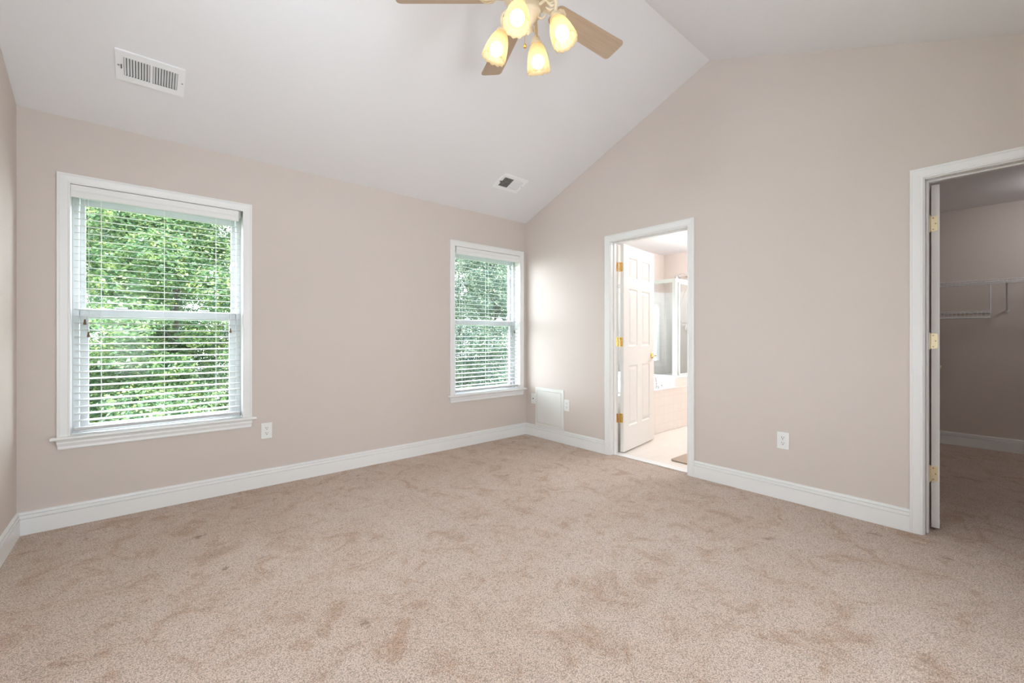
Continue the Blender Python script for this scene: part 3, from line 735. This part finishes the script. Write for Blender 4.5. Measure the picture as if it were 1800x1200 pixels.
# the tub-side curb carries the glass from the post back to the wall
mb = MB(); mb.box(SX-.045, SX+.045, TY+.106, YB-.0135, TZ+.0005, .610); o = mb.build('shower_ledge', M['tile_wyz']); tag(o, 'low tiled ledge under the shower glass at the end of the tub', 'ledge')
# shower head, arm, hose and hand shower on the end wall
r = tag(empty('shower_set', (CX-.0125, 3.27, 2.065)), 'chrome shower head on an arm with a hose and hand shower', 'shower'); L = r.location
MB().tube(bez([(0, 0, 0), (-.14, 0, .04), (-.22, 0, .04), (-.28, 0, -.01)]), .010, 10).build('arm', M['chrome'], r)
MB().lathe([(0, .0), (.03, 0), (.026, .008), (.012, .012), (0, .012)], 16, Matrix.Rotation(-PI/2, 4, 'Y')).build('flange', M['brass'], r)
MB().lathe([(0, .02), (.012, .02), (.014, 0), (.020, -.02), (.045, -.055), (.046, -.065), (0, -.066)], 20, Matrix.Translation((-.275, 0, -.005)) @ Matrix.Rotation(math.radians(50), 4, 'Y')).build('shower_head', M['chrome'], r)
MB().tube(bez([(-.06, -.03, .0), (-.08, -.03, -.30), (-.18, .22, -.62), (-.05, .10, -.76), (-.05, .0, -.72)], 24), .006, 8).build('hose', M['chrome'], r)
MB().lathe([(0, .012), (.03, .012), (.05, .004), (.055, -.004), (0, -.006)], 24, Matrix.Translation((-.055, -.02, -.80)) @ Matrix.Rotation(-PI/2, 4, 'Y')).build('hand_shower', M['chrome'], r)
# bath mat
r = tag(MB().prism([(a, b) for a, b, c in rr(.30, .42, .03, 0)], (0, .014), lambda a, b, t: (a, b, t)).build('bath_mat', M['mat'], None, bevel=.005), 'beige bath mat on the tile floor just inside the bathroom doorway', 'bath mat')
r.location = (3.970, 1.615, -.0015)
# round ceiling light; the bathroom one is added fill beyond the doorway view
def dome_light(loc, mat, label, rad=.17):
    r = tag(empty('ceiling_light', loc), label, 'ceiling light')
    MB().lathe([(0, 0), (rad, 0), (rad, -.02), (rad-.01, -.028), (0, -.028)], 32).build('base', M['vent'], r)
    MB().lathe([(rad-.012, -.0285)]+[((rad-.012)*math.cos(t), -.0285-.08*math.sin(t)) for t in [PI/2*i/8 for i in range(1, 8)]]+[(.001, -.1085)], 32).build('diffuser', mat, r)
    return r
dome_light((5.00, 1.20, H-.0005), M['dome'], 'larger round dome light added out of view to brighten the bathroom')
r = tag(empty('fill_globe_light', (5.60, 2.33, H-.0005)), 'round globe light added out of view to brighten the bathroom end wall', 'ceiling light')  # unseen globe, added as fill for the end wall
MB().lathe([(0, 0), (.06, 0), (.06, -.012), (.02, -.022), (.012, -.03), (.012, -.075), (.045, -.085), (.045, -.10), (0, -.10)], 24).build('base', M['vent'], r)
MB().lathe([(.001, -.1005), (.044, -.1005)]+[(.11*math.sin(t), -.20+.11*math.cos(t)) for t in [.42+(PI-.42)*i/14 for i in range(14)]]+[(.001, -.31)], 28).build('globe', M['globe'], r)

# ------------------------------------------------------------------ closet shelving
def wire_shelf(name, x0, x1, y0, y1, zt, zb, label, gap=.028):
    r = tag(empty(name, (x1, (y0+y1)/2, zt)), label, 'shelf'); L = r.location
    def p(x, y, z): return (x-L.x, y-L.y, z-L.z)
    mb = MB(); n = int((y1-y0)/gap)
    for i in range(n+1):
        y = y0+(y1-y0)*i/n
        mb.tube([p(x1-.004, y, zt), p(x0, y, zt), p(x0+.002, y, zb)], .0016, 5)
    mb.build('deck_wires', M['wire'], r)
    mb = MB()
    for x, z in ((x0, zt+.003), (x0+.002, zb), (x0+.14, zt-.003), (x1-.004, zt-.003)): mb.tube([p(x, y0, z), p(x, y1, z)], .0034, 8)
    mb.build('rails', M['wire'], r)
    return r, p
r, p = wire_shelf('wire_shelf', 6.16, CX-.001, YF-.85, PY0-.02, 1.674, 1.638, 'long upper white wire shelf on the closet far wall')
for y in (.027, -.75):
    mb = MB(); mb.tube([p(6.165, y, 1.655), p(CX-.006, y, 1.392)], .0062, 10)
    mb.tube([p(CX-.002, y, 1.388), p(CX-.010, y, 1.388)], .016, 16); mb.build('bracket', M['wire'], r)
r, p = wire_shelf('wire_shelf', 6.16, CX-.001, .129, PY0-.02, 1.376, 1.330, 'short lower white wire shelf below the upper one in the closet')
mb = MB(); mb.tube([p(6.162, .131, 1.634), p(6.162, .131, 1.38)], .0055, 8); mb.build('hanger_post', M['wire'], r)
mb = MB(); mb.tube([p(6.22, .129, 1.318), p(6.22, PY0-.02, 1.318)], .008, 10); mb.build('hang_rod', M['wire'], r)
dome_light((5.7, -.42, H-.0005), M['dome2'], 'small dim dome light on the closet ceiling', .12)

# ------------------------------------------------------------------ outdoors
mb = MB(); mb.box(-40, 50, YB+EX+.01, 60, -3.3, -3.0); struct(mb.build('ground', M['grass']))
def leafy(seed, n, hgt, rad, z0, mat_leaf, leaf):
    rnd = random.Random(seed); root = empty('tree'); tr = MB()
    pts = [Vector((.25*math.sin(i*.9+seed), .25*math.cos(i*1.3+seed), hgt*i/8)) for i in range(9)]; pts[0] = Vector((0, 0, 0))
    tr.tube(pts, [.07*(1-i/9)+.012 for i in range(9)], 10)
    clumps = []
    for i in range(320):
        zz = z0+(hgt-z0)*rnd.random()**.9; f = (zz-z0)/(hgt-z0)
        rm = rad*math.sqrt(max(.05, 1-(2*f-.85)**2/1.45)); a = rnd.uniform(0, 2*PI); q = rm*(rnd.uniform(.05, .55) if i % 3 == 0 else math.sqrt(rnd.uniform(.2, 1)))
        c = Vector((q*math.cos(a), q*math.sin(a), zz)); clumps.append((c, rnd.uniform(.45, .80)))
        base = pts[min(8, max(1, int(zz/hgt*8)-1))]
        if i < 6: tr.tube([base, base.lerp(c, .5)+Vector((0, 0, .15)), c], [.03, .018, .006], 5)
    tr.build('trunk', M['bark'], root)
    vs = []; fs = []
    for _ in range(n):
        c, s_ = rnd.choice(clumps)
        d = Vector((rnd.gauss(0, 1), rnd.gauss(0, 1), rnd.gauss(0, 1))).normalized(); P = c+Vector((d.x, d.y, d.z*.62))*s_*rnd.uniform(.35, 1)**.5
        nrm = (Vector((rnd.gauss(0, .55), rnd.gauss(0, .55), 1))+d*.35).normalized(); t = nrm.orthogonal().normalized(); t.rotate(Matrix.Rotation(rnd.uniform(0, 2*PI), 3, nrm)); b = nrm.cross(t)
        l = leaf*rnd.uniform(.7, 1.3); k = len(vs)
        vs += [P-t*l*.5, P+b*l*.26-nrm*l*.05, P+t*l*.5-nrm*l*.10, P-b*l*.26-nrm*l*.05]; fs += [(k, k+1, k+2), (k, k+2, k+3)]
    MB().add(vs, fs).build('foliage', mat_leaf, root)
    return root
kinds = [leafy(11, 270000, 10.4, 3.2, .8, M['leaf_warm'], .088), leafy(23, 320000, 10.6, 2.9, .8, M['leaf_cool'], .064)]
spots = [(0, .45, 15.2, .2, 'yellow-green leafy tree filling the view of the larger window'), (1, 10.1, 13.0, .7, 'blue-green tree filling the view of the corner window'),
         (1, 1.2, 23.0, 3.9, 'tree farther back behind the yellow-green one at the larger window'), (0, -1.0, 31.0, 1.4, 'farthest tree straight out beyond the larger window'), (0, 15.2, 19.2, 4.3, 'leafy tree farther back behind the blue-green one at the corner window'),
         (0, 9.2, 25.0, 5.9, 'distant leafy tree between the views of the two bedroom windows')]
used = set()
for k, x, y, a, lab in spots:
    o = kinds[k] if k not in used else dup(kinds[k]); used.add(k)
    o.location = (x, y, -3.0); o.rotation_euler = (0, 0, a); tag(o, lab, 'tree', 'trees outside the windows')
